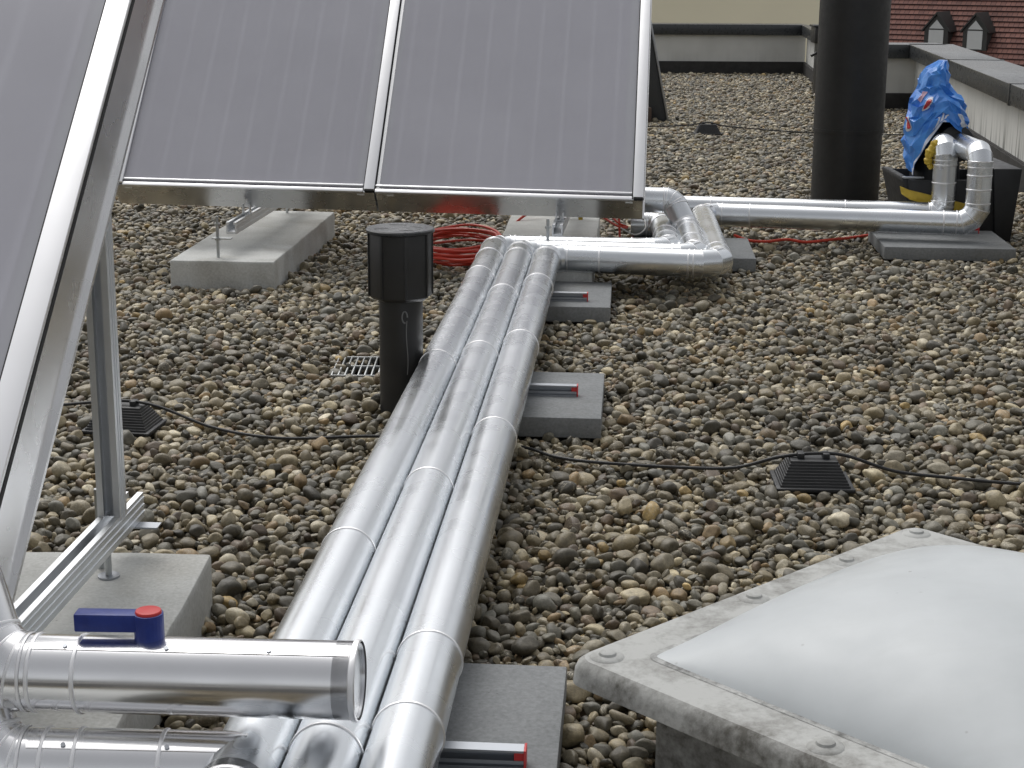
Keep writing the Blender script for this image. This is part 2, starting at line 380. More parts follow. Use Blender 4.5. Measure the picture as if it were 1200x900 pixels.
# the 300 largest in the picture: open gravel right of the pipe bundle, nearest the camera
px, py = pts[:, 0], pts[:, 1]
near = np.where((py > 2.3) & (py < 3.05) & (px > -.02+(py-2.3)*.05) & (px < .62) & (pts[:, 2] > -.022) & ~(((px-SKY_O.x)*su.x+(py-SKY_O.y)*su.y > -.1) & ((px-SKY_O.x)*sv.x+(py-SKY_O.y)*sv.y > -.16)))[0]
near = near[np.argsort(py[near]-pts[near, 6]*10)][:300]
single = pts[near]; rest = np.delete(pts, near, axis=0)
peb_objs = {}
for r in single:
    o = bpy.data.objects.new('pebble', PEB[int(r[9])]); COL.objects.link(o); o.parent = deck
    o.location = r[0:3]; o.rotation_euler = r[3:6]; o.scale = r[6:9]
    peb_objs.setdefault(int(r[9]), o)
print('pebbles', len(rest), len(single), sorted(peb_objs))
me = bpy.data.meshes.new('gravel'); me.vertices.add(len(rest)); me.vertices.foreach_set('co', rest[:, 0:3].astype(np.float32).ravel())
for nm, sl_ in (('rot', slice(3, 6)), ('scl', slice(6, 9))):
    at = me.attributes.new(nm, 'FLOAT_VECTOR', 'POINT'); at.data.foreach_set('vector', rest[:, sl_].astype(np.float32).ravel())
at = me.attributes.new('idx', 'INT', 'POINT'); at.data.foreach_set('value', rest[:, 9].astype(np.int32))
me.materials.append(M['pebble'])
grav = bpy.data.objects.new('gravel', me); COL.objects.link(grav); grav.parent = deck
tag(grav, 'loose rounded roof gravel in grey, beige and brown', kind='stuff')
ng = bpy.data.node_groups.new('scatter', 'GeometryNodeTree')
ng.interface.new_socket('Geometry', in_out='INPUT', socket_type='NodeSocketGeometry'); ng.interface.new_socket('Geometry', in_out='OUTPUT', socket_type='NodeSocketGeometry')
gi = ng.nodes.new('NodeGroupInput'); go = ng.nodes.new('NodeGroupOutput'); jn = ng.nodes.new('GeometryNodeJoinGeometry')
for i in sorted(peb_objs):
    oi = ng.nodes.new('GeometryNodeObjectInfo'); oi.inputs['Object'].default_value = peb_objs[i]; oi.inputs['As Instance'].default_value = True
    # undo nothing: 'ORIGINAL' gives the bare stone without its own placing
    oi.transform_space = 'ORIGINAL'; ng.links.new(oi.outputs['Geometry'], jn.inputs[0])
ip = ng.nodes.new('GeometryNodeInstanceOnPoints'); ip.inputs['Pick Instance'].default_value = True
def attr(nm, ty):
    a = ng.nodes.new('GeometryNodeInputNamedAttribute'); a.data_type = ty; a.inputs['Name'].default_value = nm; return a.outputs[0]
er = ng.nodes.new('FunctionNodeEulerToRotation'); ng.links.new(attr('rot', 'FLOAT_VECTOR'), er.inputs[0])
ng.links.new(gi.outputs[0], ip.inputs['Points']); ng.links.new(jn.outputs[0], ip.inputs['Instance']); ng.links.new(attr('idx', 'INT'), ip.inputs['Instance Index'])
ng.links.new(er.outputs[0], ip.inputs['Rotation']); ng.links.new(attr('scl', 'FLOAT_VECTOR'), ip.inputs['Scale'])
ng.links.new(ip.outputs[0], go.inputs[0])
md = grav.modifiers.new('scatter', 'NODES'); md.node_group = ng

# ------------------------------------------------------------------ parapets
def parapet(p0, p1, label, nj, over0=0., over1=0., wm='parapet_render'):
    p0, p1 = V(p0), V(p1); d = (p1-p0).normalized(); nrm = V((d.y, -d.x, 0))   # inward is -nrm
    L = (p1-p0).length; root = thing('parapet_wall', label, 'wall', p0+V((0, 0, -.07)))
    fr = (p0, d, nrm, UP)   # second axis points in over the roof
    b = MB(); b.lb(fr, (-over0, L+over1), (-.34, -.012), (-.07, .13)); b.build('base', 'bitumen', root)
    b = MB(); b.lb(fr, (-over0, L+over1), (-.012, .0), (-.07, .125)); b.build('base_flashing', 'bitumen', root)
    for k in range(nj):
        a0, a1 = L*k/nj+.004, L*(k+1)/nj-.004
        b = MB(); b.lb(fr, (a0-(over0 if k == 0 else 0), a1+(over1 if k == nj-1 else 0)), (-.33, -.03), (.13, .43)); b.build('wall_panel', wm, root)
        c0, c1 = a0-(over0 if k == 0 else 0)-.002, a1+(over1 if k == nj-1 else 0)+.002
        b = MB(); b.lb(fr, (c0, c1), (-.36, .035), (.43, .55)); cp = b.build('cap', 'cap_metal', root, .006)
        if k: b = MB(); b.lb(fr, (L*k/nj-.02, L*k/nj+.02), (-.363, .039), (.425, .554)); b.build('cap_joint', 'cap_metal', cp, .003)
    return root
parapet((-9, 19.15, 0), (3.36, 19.46, 0), 'far parapet of pale render with black cap, below the cream house', 4)
parapet((3.33, 19.42, 0), (2.85, 14.7, 0), 'parapet return wall running back beside the small black vent', 2)
parapet((2.83, 14.66, 0), (3.52, 14.68, 0), 'short pale parapet wall with black cap just behind the chimney', 1, 0., .25)
parapet((3.485, 14.83, 0), (edge_x(-3)-.0, -3, 0), 'long dirt-streaked parapet with grey topped black cap behind the blue bag', 7, wm='parapet_streaked')
b_ = MB(); b_.lb((V((1.31, 19.2, 0)), V((1, 0, 0)), V((0, 1, 0)), UP), (-.03, .03), (.0, .02), (-.05, .14))
pp = tag(b_.build('overflow_pipe', 'galvanised', None, .004, loc=(1.31, 19.2, 0)), 'short pale overflow pipe at the foot of the far parapet', 'pipe')

# ------------------------------------------------------------------ buildings beyond
h = thing('cream_house', 'cream yellow plastered house beyond the far parapet', 'house', (0, 36, -10))
b_ = MB(); b_.box((-2.2, 40, -1), (18.8, 8, 18)); b_.build('wall', 'cream_plaster', h)
b_ = MB(); b_.prism([(-5, 0), (5, 0), (0, 4)], (-12, 40, 8), V((0, 1, 0)), UP, V((1, 0, 0)), 19.6); b_.build('roof', 'roof_tile', h)
A = R(32); RR = V((math.cos(A), -math.sin(A), 0)); BK = V((math.sin(A), math.cos(A), 0)); UU = (BK+UP).normalized()
RO = V((20.5, 84.0, -6.6))
h = thing('tiled_house', 'house with brown-red tiled roof and two dormers beyond the right parapet', 'house', (RO.x, RO.y, -10))
nrm = RR.cross(UU)
b_ = MB(); NCO, GA = 44, .36; X_, Y_, Z_ = V((1, 0, 0)), V((0, 1, 0)), V((0, 0, 1))
for k in range(NCO): b_.prism([(0, 0), (0, .075), (GA+.04, .01), (GA+.04, -.02)], V((-30, k*GA, 0)), Y_, Z_, X_, 62)
rf = b_.build('roof', 'roof_tile'); rf.parent = h
rf.matrix_local = Matrix.Translation(RO-V((RO.x, RO.y, -10))) @ Matrix((RR, UU, nrm)).transposed().to_4x4()
# roof tile material is laid out along the courses
b_ = MB(); b_.prism([(0, 0), (0, -4), (24, -4), (24, 0), (11, 11)], RO-RR*29.9-UU*.3+V((0, 0, -.3)), BK, UP, RR, 61.8); b_.build('wall', 'cream_plaster', h)
b_ = MB(); b_.sweep([RO+RR*6.3+UU*4.6+nrm*.05, RO+RR*9.4+UU*13+nrm*.05], .09, 6); b_.build('hip_ridge', 'roof_tile', h)
def dormer(base, wdt=1.25, hgt=1.75):
    # base: middle of the sill, on the roof plane
    D = MB(); hw = wdt/2; ev = hgt*.56
    prof = [(-hw, 0), (hw, 0), (hw, ev), (0, hgt), (-hw, ev)]
    D.prism(prof, base-BK*.25-UP*.1, RR, UP, BK, 2.2); d = D.build('dormer', 'lead_dark', h)
    b = MB(); b.prism([(-hw-.12, ev-.1), (0, hgt+.03), (hw+.12, ev-.1), (hw+.12, ev), (0, hgt+.15), (-hw-.12, ev)], base-BK*.38-UP*.1, RR, UP, BK, 2.4); b.build('dormer_roof', 'lead_dark', d)
    f0 = base-BK*.27-UP*.1
    iw = hw*.62
    b = MB(); b.prism([(-iw, .06), (iw, .06), (iw, ev), (-iw, ev)], f0, RR, UP, BK, .03); b.build('pane', 'pane', d)
    b = MB(); b.prism([(-iw, ev+.07), (iw, ev+.07), (0, hgt-.25)], f0, RR, UP, BK, .03); b.build('pane', 'pane', d)
DORMERS = [V((21.9, 87.6, 0)), V((23.62, 86.53, 0))]
def on_roof(xx, yy):
    p = V((xx, yy, 0)); k = (p-RO).dot(BK); return V((xx, yy, RO.z+k))
for q in DORMERS: dormer(on_roof(q.x, q.y))

# ------------------------------------------------------------------ chimney, vents
c0 = V((1.755, 8.76, -.05)); ch = thing('chimney', 'tall round black sheet-metal chimney standing in the gravel', 'chimney', c0)
def cyl(b, p0, p1, r, n=48, caps=(True, True), r1=None):
    p0, p1 = V(p0), V(p1); t_ = (p1-p0).normalized(); u = t_.cross(UP)
    if u.length < .1: u = t_.cross(V((0, 1, 0)))
    u.normalize(); v_ = t_.cross(u); r1 = r if r1 is None else r1
    ring = lambda p, q: [p+(u*math.cos(2*math.pi*k/n)+v_*math.sin(2*math.pi*k/n))*q for k in range(n)]
    b.quad_rings([ring(p0, r), ring(p1, r1)], True, *caps)
b_ = MB(); cyl(b_, c0, c0+V((0, 0, .42)), .177, 64); b_.build('lower_flue', 'chimney_paint', ch)
b_ = MB(); cyl(b_, c0+V((0, 0, .42)), c0+V((0, 0, 2.6)), .181, 64); b_.build('upper_flue', 'chimney_paint', ch)
b_ = MB(); cyl(b_, c0+V((0, 0, .412)), c0+V((0, 0, .43)), .184, 64); b_.build('joint_band', 'chimney_paint', ch)

v0 = V((-.306, 4.45, -.05)); vt = thing('vent_pipe', 'black vent pipe with eight-sided hood beside the pipe bundle', 'vent', v0)
b_ = MB(); cyl(b_, v0, v0+V((0, 0, .4)), .06, 40); post = b_.build('post', 'black_paint', vt)
b_ = MB(); n = 8; a0 = R(13)
ring = lambda r, z: [v0+V((r*math.cos(a0+2*math.pi*k/n), r*math.sin(a0+2*math.pi*k/n), z)) for k in range(n)]
b_.quad_rings([ring(.076, .362), ring(.088, .372), ring(.088, .545)], True, True, True, False); b_.build('hood', 'black_paint', vt, .0015)
for k in range(n):
    a = a0+2*math.pi*k/n; b_ = MB(); b_.box(v0+V((.0885*math.cos(a), .0885*math.sin(a), .458)), (.003, .008, .172), None, a); b_.build('hood_seam', 'black_paint', vt, .001)
b_ = MB(); b_.quad_rings([[v0+V((r*math.cos(2*math.pi*k/32), r*math.sin(2*math.pi*k/32), z)) for k in range(32)] for r, z in ((.09, .545), (.0935, .547), (.0935, .553), (.09, .556))], True, True, True); lid = b_.build('lid', 'cap_metal', vt)
for i, (xx, yy, aa, ll) in enumerate([(-.05, -.02, .3, .04), (.045, .01, -.6, .03), (.02, -.05, .1, .035), (-.01, .05, -.2, .05)]):
    b_ = MB(); b_.box(v0+V((xx, yy, .5566)), (ll, .003, .0006), None, aa); b_.build('scratch', 'scuff', lid)
b_ = MB(); b_.sweep([v0+V((.020, -.0575, z)) + V((.002*math.sin(z*40), 0, 0)) for z in np.linspace(.16, .31, 12)], .0014, 5); b_.build('drip_mark', 'scuff', post)
b_ = MB(); b_.sweep([v0+V((.014+.012*math.cos(a)*.6, -.0592, .32+.016*math.sin(a))) for a in np.linspace(0, 5, 12)], .0022, 5); b_.build('drip_mark', 'scuff', post)

v1 = V((2.98, 16.25, -.05)); vt = thing('vent_pipe', 'small square black vent with wider flat head, far off beside the chimney', 'vent', v1)
b_ = MB(); b_.box(v1+V((0, 0, .27)), (.16, .16, .54)); b_.build('post', 'black_paint', vt, .004)
b_ = MB(); b_.box(v1+V((0, 0, .615)), (.23, .23, .15)); b_.build('hood', 'black_paint', vt, .008)
b_ = MB(); b_.box(v1+V((0, 0, .7)), (.26, .26, .02)); b_.build('lid', 'cap_metal', vt, .004)
b_ = MB(); b_.sweep([v1+V((-.06, -.08, .46)), v1+V((-.14, -.1, .42))], .014, 8); b_.build('bracket', 'black_paint', vt)

# raking dark prop behind the right collector
p0 = V((1.19, 13.3, -.04)); pr = thing('raking_prop', 'dark raking steel plate standing behind the right collector', 'prop', p0)
fr = (p0, V((1, 0, 0)), V((0, 1, 0)), UP)
b_ = MB(); b_.prism([(-.09, 0), (.035, 0), (-.225, 1.25), (-.33, 1.25)], p0, V((1, 0, 0)), UP, V((0, 1, 0)), .06); b_.build('plate', 'dark_steel', pr, .003)
b_ = MB(); b_.prism([(.036, 0), (.052, 0), (-.208, 1.25), (-.224, 1.25)], p0-V((0, .02, 0)), V((1, 0, 0)), UP, V((0, 1, 0)), .1); b_.build('edge_flange', 'galvanised', pr, .002)
tag(one_box('footing_block', 'brown', (1.03, 13.35, .02), (.12, .2, .17), 0, None, .006, loc=(1.03, 13.35, -.06)), 'small brown block at the foot of the raking plate', 'block')

# ------------------------------------------------------------------ slabs, concrete blocks
def slab(q, label, grp='paving slabs under the pipes'):
    cx, cy, sx_, sy_, rz = q
    b = MB(); b.box((cx, cy, .0225), (sx_, sy_, .055), None, rz)
    return tag(b.build('paving_slab', 'paving', None, .003, loc=(cx, cy, -.005)), label, 'paving slab', grp)
slab(SLABS[0], 'grey paving slab under the pipes beside the skylight')
slab(SLABS[1], 'grey paving slab under the pipes next to the eight-sided vent')
slab(SLABS[2], 'grey paving slab under the pipes where they bend right')
slab(SLABS[3], 'grey paving slab under the upright pipe elbows in front of the blue bag')
slab(SLABS[4], 'grey paving slab under the pipe corner near the collector')
def block(q, label):
    cx, cy, sx_, sy_, rz = q
    b = MB(); b.box((cx, cy, .035), (sx_, sy_, .13), None, rz)
    me_o = b.build('concrete_block', 'concrete', None, .006, loc=(cx, cy, -.03))
    bm = bmesh.new(); bm.from_mesh(me_o.data); bmesh.ops.subdivide_edges(bm, edges=[e for e in bm.edges if e.calc_length() > .05], cuts=14, use_grid_fill=True)
    for v in bm.verts: v.co += V((noise.noise(v.co*9), noise.noise(v.co*9+V((5, 0, 0))), .5*noise.noise(v.co*7+V((0, 9, 0)))))*.0035
    bm.to_mesh(me_o.data); bm.free()
    for p in me_o.data.polygons: p.use_smooth = True
    me_o.data.set_sharp_from_angle(angle=R(35))
    return tag(me_o, label, 'concrete block', 'concrete footing blocks')
block(BLOCKS[0], 'long concrete footing block behind the blue valve handle')
block(BLOCKS[1], 'long concrete footing block under the left rear collector')
block(BLOCKS[2], 'long concrete footing block behind the red cable coil')

# mounting rail with slot and red end caps, across the pipes
def strut_profile(w_=.041, h_=.041, slot=.02, lip=.006, t_=.0028):
    hw, hh, hs_ = w_/2, h_/2, slot/2
    # C open to -y (first axis), ribs along
    return [(-hw, hs_), (-hw, hh), (hw, hh), (hw, -hh), (-hw, -hh), (-hw, -hs_), (-hw+lip, -hs_), (-hw+lip, -hs_-.002), (-hw+t_, -hs_-.002), (-hw+t_, -hh+t_), (hw-t_, -hh+t_), (hw-t_, hh-t_), (-hw+t_, hh-t_), (-hw+t_, hs_+.002), (-hw+lip, hs_+.002), (-hw+lip, hs_)]
def pipe_rail(xr, yy, label, length=.48, z0=.05, rz=PV, cap=True):
    e = V((math.cos(rz), math.sin(rz), 0)); d = V((-math.sin(rz), math.cos(rz), 0))
    end = V((xr, yy, z0)); root = thing('mounting_rail', label, 'rail', end-e*length/2, 'mounting rails on the paving slabs')
    hw, h_ = .012, .030
    prof_ = [(hw, 0), (hw, h_), (-hw, h_), (-hw, h_-.0035), (hw-.004, h_-.0035), (hw-.004, h_-.016), (-hw, h_-.016), (-hw, h_-.0205), (-hw+.005, h_-.0212), (-hw+.005, .0055), (-hw-.002, .0045), (-hw-.002, 0)]
    b = MB(); b.prism(prof_, end-e*length, d, UP, e, length); b.build('channel', 'galvanised', root)
    if cap:
        for s_ in (0, -length):
            b = MB(); b.lb((end+e*(s_ if s_ == 0 else s_-.004), e, d, UP), (.0003, .004), (-.0150, .0135), (-.0, .0315)); c_ = b.build('end_cap', 'red_cap', root, .001)
        b = MB(); b.lb((end, e, d, UP), (-.014, 0), (-.0115, .008), (.0143, .0262)); b.build('end_plug', 'red_plastic', c_)
pipe_rail(.022, 2.235, 'galvanised rail with red end cap on the slab beside the skylight', .5)
pipe_rail(.178, 4.41, 'galvanised rail with red end cap on the slab by the vent', .42)
pipe_rail(.262, 5.735, 'galvanised rail with red end cap on the slab where the pipes bend', .42)
pipe_rail(.87, 6.95, 'galvanised rail on the slab at the pipe corner', .36)
pipe_rail(2.075, 7.34, 'galvanised rail on the slab under the upright elbows', .4)

# ------------------------------------------------------------------ insulated pipes in sheet-metal jackets
PR = .0516
def ringmesh(p, t_, r, wd=.007, hgt=.0024, n=48):
    b = MB(); t_ = V(t_).normalized(); u = t_.cross(UP)
    if u.length < .1: u = t_.cross(V((0, 1, 0)))
    u.normalize(); v_ = t_.cross(u); rings = []
    for s_, q in ((-1, 0), (-.7, .7), (0, 1), (.7, .7), (1, 0)):
        rings.append([V(p)+t_*s_*wd/2+(u*math.cos(2*math.pi*k/n)+v_*math.sin(2*math.pi*k/n))*(r-.0002+hgt*q) for k in range(n)])
    b.quad_rings(rings); return b
def straight(p0, p1, r, root, m, seams=(), n=48, caps=(False, False), name='jacket', lap=None):
    p0, p1 = V(p0), V(p1); b = MB(); t_ = (p1-p0).normalized(); L = (p1-p0).length
    k = max(2, int(L/.12)); u = t_.cross(UP)
    if u.length < .1: u = t_.cross(V((0, 1, 0)))
    u.normalize(); v_ = t_.cross(u); rings = []
    for i in range(k+1):
        rings.append([p0+t_*(L*i/k)+(u*math.cos(2*math.pi*j/n)+v_*math.sin(2*math.pi*j/n))*r for j in range(n)])
    b.quad_rings(rings, True, *caps); o = b.build(name, m, root)
    for s_ in seams: ringmesh(p0+t_*s_, t_, r).build('seam_ring', 'frame_alu', o)
    if lap is not None:   # longitudinal lap of the sheet: a strip slightly proud, with rivets
        a = lap; rad = u*math.cos(a)+v_*math.sin(a); tan = t_.cross(rad)
        b = MB(); w_ = .02
        ra = [[p0+t_*(.01+(L-.02)*s_)+((u*math.cos(a+q)+v_*math.sin(a+q))*(r+hh)) for q, hh in ((-w_/r/1, .0001), (-w_/r*.5, .0012), (0, .0014), (.0006/r, -.0005))] for s_ in (0, .5, 1)]
        b.quad_rings(ra, False); b.build('lap_seam', m, o)
        for i in range(int(L/.14)):
            q = p0+t_*(.06+i*.14); c_ = u*math.cos(a-.1)+v_*math.sin(a-.1)
            b = MB(); cyl(b, q+c_*(r), q+c_*(r+.003), .0035, 10); b.build('rivet', 'galvanised', o)
    return o
def elbow(pa, pc, pb, r, root, m, Rb=.09, gores=4, rings=True, name='elbow'):
    """mitred bend from leg pa-pc to leg pc-pb; returns the two tangent points"""
    pa, pc, pb = V(pa), V(pc), V(pb); d0 = (pc-pa).normalized(); d1 = (pb-pc).normalized()
    ang = d0.angle(d1); tl = Rb*math.tan(ang/2); s0 = pc-d0*tl; s1 = pc+d1*tl
    ax = d0.cross(d1).normalized(); cen = s0+ax.cross(d0)*Rb
    rad0 = s0-cen; n = 48; sec = []
    for g in range(gores+1):
        q = Matrix.Rotation(ang*g/gores, 3, ax); sec.append((cen+q @ rad0, q @ d0, q))
    u0 = ax; w0 = rad0.normalized(); b = MB(); R_ = []
    mit = math.cos(ang/gores/2)
    pts_ = [s0]; 
    # polygonal centre line touching the arc: gore joints at half-angles
    for g in range(gores):
        q = Matrix.Rotation(ang*(g+.5)/gores, 3, ax); pts_.append(cen+(q @ rad0)/1.0/mit)
    pts_.append(s1); dirs = [d0]+[Matrix.Rotation(ang*(g+.5)/gores, 3, ax) @ d0 for g in range(gores)]+[d1]
    for i, p in enumerate(pts_):
        q = Matrix.Rotation(0 if i == 0 else (ang if i == len(pts_)-1 else ang*(i-.5)/gores), 3, ax)
        st_ = 1 if i in (0, len(pts_)-1) else 1/mit
        R_.append([p+(u0*math.cos(2*math.pi*k/n)+(q @ w0)*math.sin(2*math.pi*k/n)*st_)*(r+.0008) for k in range(n)])
    b.quad_rings(R_); o = b.build(name, m, root, sharp=10)
    if rings:
        for i, p in enumerate(pts_): ringmesh(p, dirs[i], r+.0008, .005, .0015).build('gore_seam', 'frame_alu', o)
    return s0, s1
def pipe(name, label, pts_, r=PR, m='jacket', seams={}, Rb=.09, gores=3, cap0=False, cap1=False, laps={}):
    pts_ = [V(p) for p in pts_]; root = thing('insulated_pipe', label, 'pipe', (pts_[0].x, pts_[0].y, 0), 'metal jacketed pipes')
    tang = [(p, p) for p in pts_]
    for i in range(1, len(pts_)-1):
        R2 = Rb[i] if isinstance(Rb, dict) else Rb
        s0, s1 = elbow(pts_[i-1], pts_[i], pts_[i+1], r, root, m, R2, gores); tang[i] = (s0, s1)
    for i in range(len(pts_)-1):
        a_, b2 = tang[i][1], tang[i+1][0]
        if (b2-a_).length > .01: straight(a_, b2, r, root, m, seams.get(i, ()), lap=laps.get(i))
    for on, p, q in ((cap0, pts_[0], pts_[1]), (cap1, pts_[-1], pts_[-2])):
        if on:
            d = (p-q).normalized(); b = MB(); cyl(b, p-d*.012, p-d*.004, r-.003, 48); c_ = b.build('end_cap', 'jacket', root)
            ringmesh(p-d*.003, d, r, .01, .003).build('rim', 'frame_alu', c_)
            b = MB(); cyl(b, p-d*.03, p, r, 48, (False, False)); cyl(b, p-d*.03, p, r-.0025, 48, (False, False)); b.build('rim_band', 'jacket_bright', c_)
    return root
zc = .05+.0302+PR
def bl(k, y_): return V((-.052+k*.1045-(5.83-y_)*.0680-.0523, y_, zc))   # centre line of bundle pipe k (0..2)
# left and centre pipes, turning right at the far end
pipe('insulated_pipe', 'left pipe of the bundle, capped at its near end',
     [bl(0, 1.965), bl(0, 6.36), V((.60, 6.30, zc)), V((.635, 6.98, zc)), V((.50, 6.99, zc+.0))], seams={0: (.95, 2.42, 3.72, 4.1), 1: (.1, .45), 2: (.12, .25)}, cap0=True, Rb={1: .075, 2: .085, 3: .07})
pipe('insulated_pipe', 'middle pipe of the bundle, rising to the collector at its far end',
     [bl(1, 1.35), bl(1, 6.255), V((.692, 6.17, zc)), V((.712, 6.72, zc+.02)), V((.655, 6.80, .262)), V((.505, 6.80, .265))], seams={0: (.75, 1.95, 3.15, 4.0, 4.72), 1: (.1, .5), 2: (.14, .36), 4: (.08,)}, Rb={1: .075, 2: .085, 3: .07, 4: .06})
pipe('insulated_pipe', 'right pipe of the bundle, running on to the black pump station',
     [bl(2, 1.35), bl(2, 6.15), V((.765, 6.035, zc)), V((.835, 7.30, zc)), V((1.998, 7.095, zc)), V((1.998, 7.105, .43)), V((1.998, 7.5, .43))], seams={0: (.82, 1.08, 2.35, 3.3, 4.2), 1: (.12, .45), 2: (.1,), 3: (.12, .95), 4: (.06, .12, .18)}, Rb={1: .075, 2: .085, 3: .08, 4: .085, 5: .06})
pipe('insulated_pipe', 'rear pipe running beside the long pipe to the pump station',
     [V((.70, 7.53, zc)), V((1.915, 7.36, zc)), V((1.915, 7.37, .43)), V((1.915, 7.55, .43))], seams={0: (.2, .8), 1: (.08, .16)}, Rb={1: .06, 2: .06}, cap0=True)
# short branch pipes in the foreground
up_a = V((-.79, 2.20, .42)); ux0 = V((-.715, 2.12, .247)); ux1 = V((-.205, 2.085, .253))
pipe('insulated_pipe', 'short capped branch pipe carrying the blue valve handle, lying across the bundle',
     [up_a, ux0, ux1], .0535, 'jacket_bright', seams={1: (.012, .075)}, Rb=.08, cap1=True, laps={1: R(-60)})
pipe('insulated_pipe', 'lower branch pipe joining the left bundle pipe below the blue valve',
     [V((-.80, 2.14, .30)), V((-.70, 2.065, .135)), V((-.356, 2.06, .132))], .0515, 'jacket_bright', seams={1: (.03, .075, .19)}, Rb=.07, laps={1: R(-52)})

# ------------------------------------------------------------------ ball valves
def valve(c, e, label, L=.095, scale=1.):
    c = V(c); e = V(e).normalized(); d = UP.cross(e); root = thing('valve_handle', label, 'valve', c, 'blue ball valves')
    b = MB(); cyl(b, c-UP*.01, c+UP*.036*scale, .0205*scale, 24); b.build('hub', 'blue_handle', root, .001)
    b = MB(); b.lb((c, e, d, UP), (-L*scale, -.008), (-.013*scale, .013*scale), (.011*scale, .037*scale)); b.build('lever', 'blue_handle', root, .0025)
    b = MB(); cyl(b, c+UP*.036*scale, c+UP*.040*scale, .0185*scale, 28, r1=.0172*scale); b.build('red_disc', 'red_plastic', root, .0006)
    return root
valve((-.494, 2.113, .302), (1, -.02, 0), 'blue plastic valve handle with red disc on the capped branch pipe', .1)
valve((.525, 6.80, .31), (1, -.05, 0), 'small blue valve handle with red top behind the right collector corner', .05, .8)

# ------------------------------------------------------------------ solar collectors
def cframe(o, psi, tilt, drop=0.):
    ps, tl = R(psi), R(tilt)
    e = V((math.cos(ps), -math.sin(ps), drop)).normalized()
    d0 = V((math.sin(ps)*math.cos(tl), math.cos(ps)*math.cos(tl), math.sin(tl)))
    d = (d0-e*d0.dot(e)).normalized(); return (V(o), e, d, e.cross(d))
def collector(fr, W, label, left_strip=False, T=.135, L=2.05, sw=.041):
    o, e, d, n = fr; root = thing('solar_collector', label, 'solar collector', o, 'solar collectors')
    def part(name, m, *rng_, parent=root, bevel=0.):
        b = MB(); b.lb(fr, *rng_); return b.build(name, m, parent, bevel)
    part('casing', 'casing_alu', (.002, W-.002), (.0, .012), (-T, -.012))         # lower side wall
    part('casing', 'casing_alu', (.002, W-.002), (L-.012, L), (-T, -.012))
    part('casing', 'casing_alu', (.002, .014), (.012, L-.012), (-T, -.012))
    sidew = part('casing', 'casing_alu', (W-.014, W-.002), (.012, L-.012), (-T, -.012))
    part('back_sheet', 'casing_alu', (.014, W-.014), (.012, L-.012), (-T, -T+.01))
    part('bottom_lip', 'casing_alu', (W-.004, W+.006), (0, L), (-T-.004, -T+.004), parent=sidew)
    part('tray', 'inner_tray', (.014, W-.014), (.012, L-.012), (-.05, -.045))
    # absorber in its own axes so that the weld lines follow it
    b = MB(); aw = (.035 if left_strip else .03, W-.085)
    b.v = [(aw[0]-aw[0], 0, 0), (aw[1]-aw[0], 0, 0), (aw[1]-aw[0], L-.1, 0), (0, L-.1, 0)]; b.f = [(0, 1, 2, 3)]; b.sm = [False]
    ab = b.build('absorber', 'absorber'); ab.parent = root
    ab.matrix_local = Matrix.Translation(e*aw[0]+d*.03-n*.03) @ Matrix((e, d, n)).transposed().to_4x4()
    part('glass', 'solar_glass', (.016, W-.016), (.02, L-.02), (-.010, -.006))
    part('gasket', 'gasket', (W-sw-.004, W-sw), (.014, L), (-.008, .001))
    part('gasket', 'gasket', (W-.002, W+.001), (.002, L), (-.014, -.004))
    part('edge_strip', 'frame_alu', (W-sw, W), (.004, L), (-.004, .006), bevel=.0015)
    part('strip_plug', 'gasket', (W-sw+.003, W-.003), (-.002, .004), (-.012, .004))
    if left_strip: part('edge_strip', 'frame_alu', (0, sw), (.004, L), (-.004, .006), bevel=.0015)
    a1 = W-sw-.004
    part('lower_strip', 'frame_alu', (.0 if not left_strip else sw, a1), (-.006, .010), (-.012, .001), bevel=.002)
    part('lower_bead', 'frame_alu', (.0 if not left_strip else sw, a1), (.022, .030), (-.006, .002), bevel=.002)
    for aa in (.045, W-.07):
        part('drain_tab', 'white_tab', (aa, aa+.028), (-.0015, .0), (-.030, -.024))
    return root
QL, QR = V((-1.6035, 6.604, .341)), V((.5115, 6.44, .3165))
W2 = (QR-QL).length/2-.002; psi = math.degrees(math.atan2(QL.y-QR.y, QR.x-QL.x)); dr = (QR.z-QL.z)/(QR-QL).xy.length
FA = cframe(QL, psi, 45.5, dr); FB = (QL+FA[1]*W2, FA[1], FA[2], FA[3])
collector(FA, W2-.003, 'rear solar collector on the left, beside the narrow middle strip', True)
collector(FB, W2, 'rear solar collector on the right, beside the pipe elbows')
# near one: right lower corner
FN = cframe((0, 0, 0), 4.3, 42.3); corner = V((-.728, 2.005, .303))
collector((corner-FN[1]*1.03, FN[1], FN[2], FN[3]), 1.03, 'nearest solar collector with shiny metal side wall, above the blue valve', True, .124)

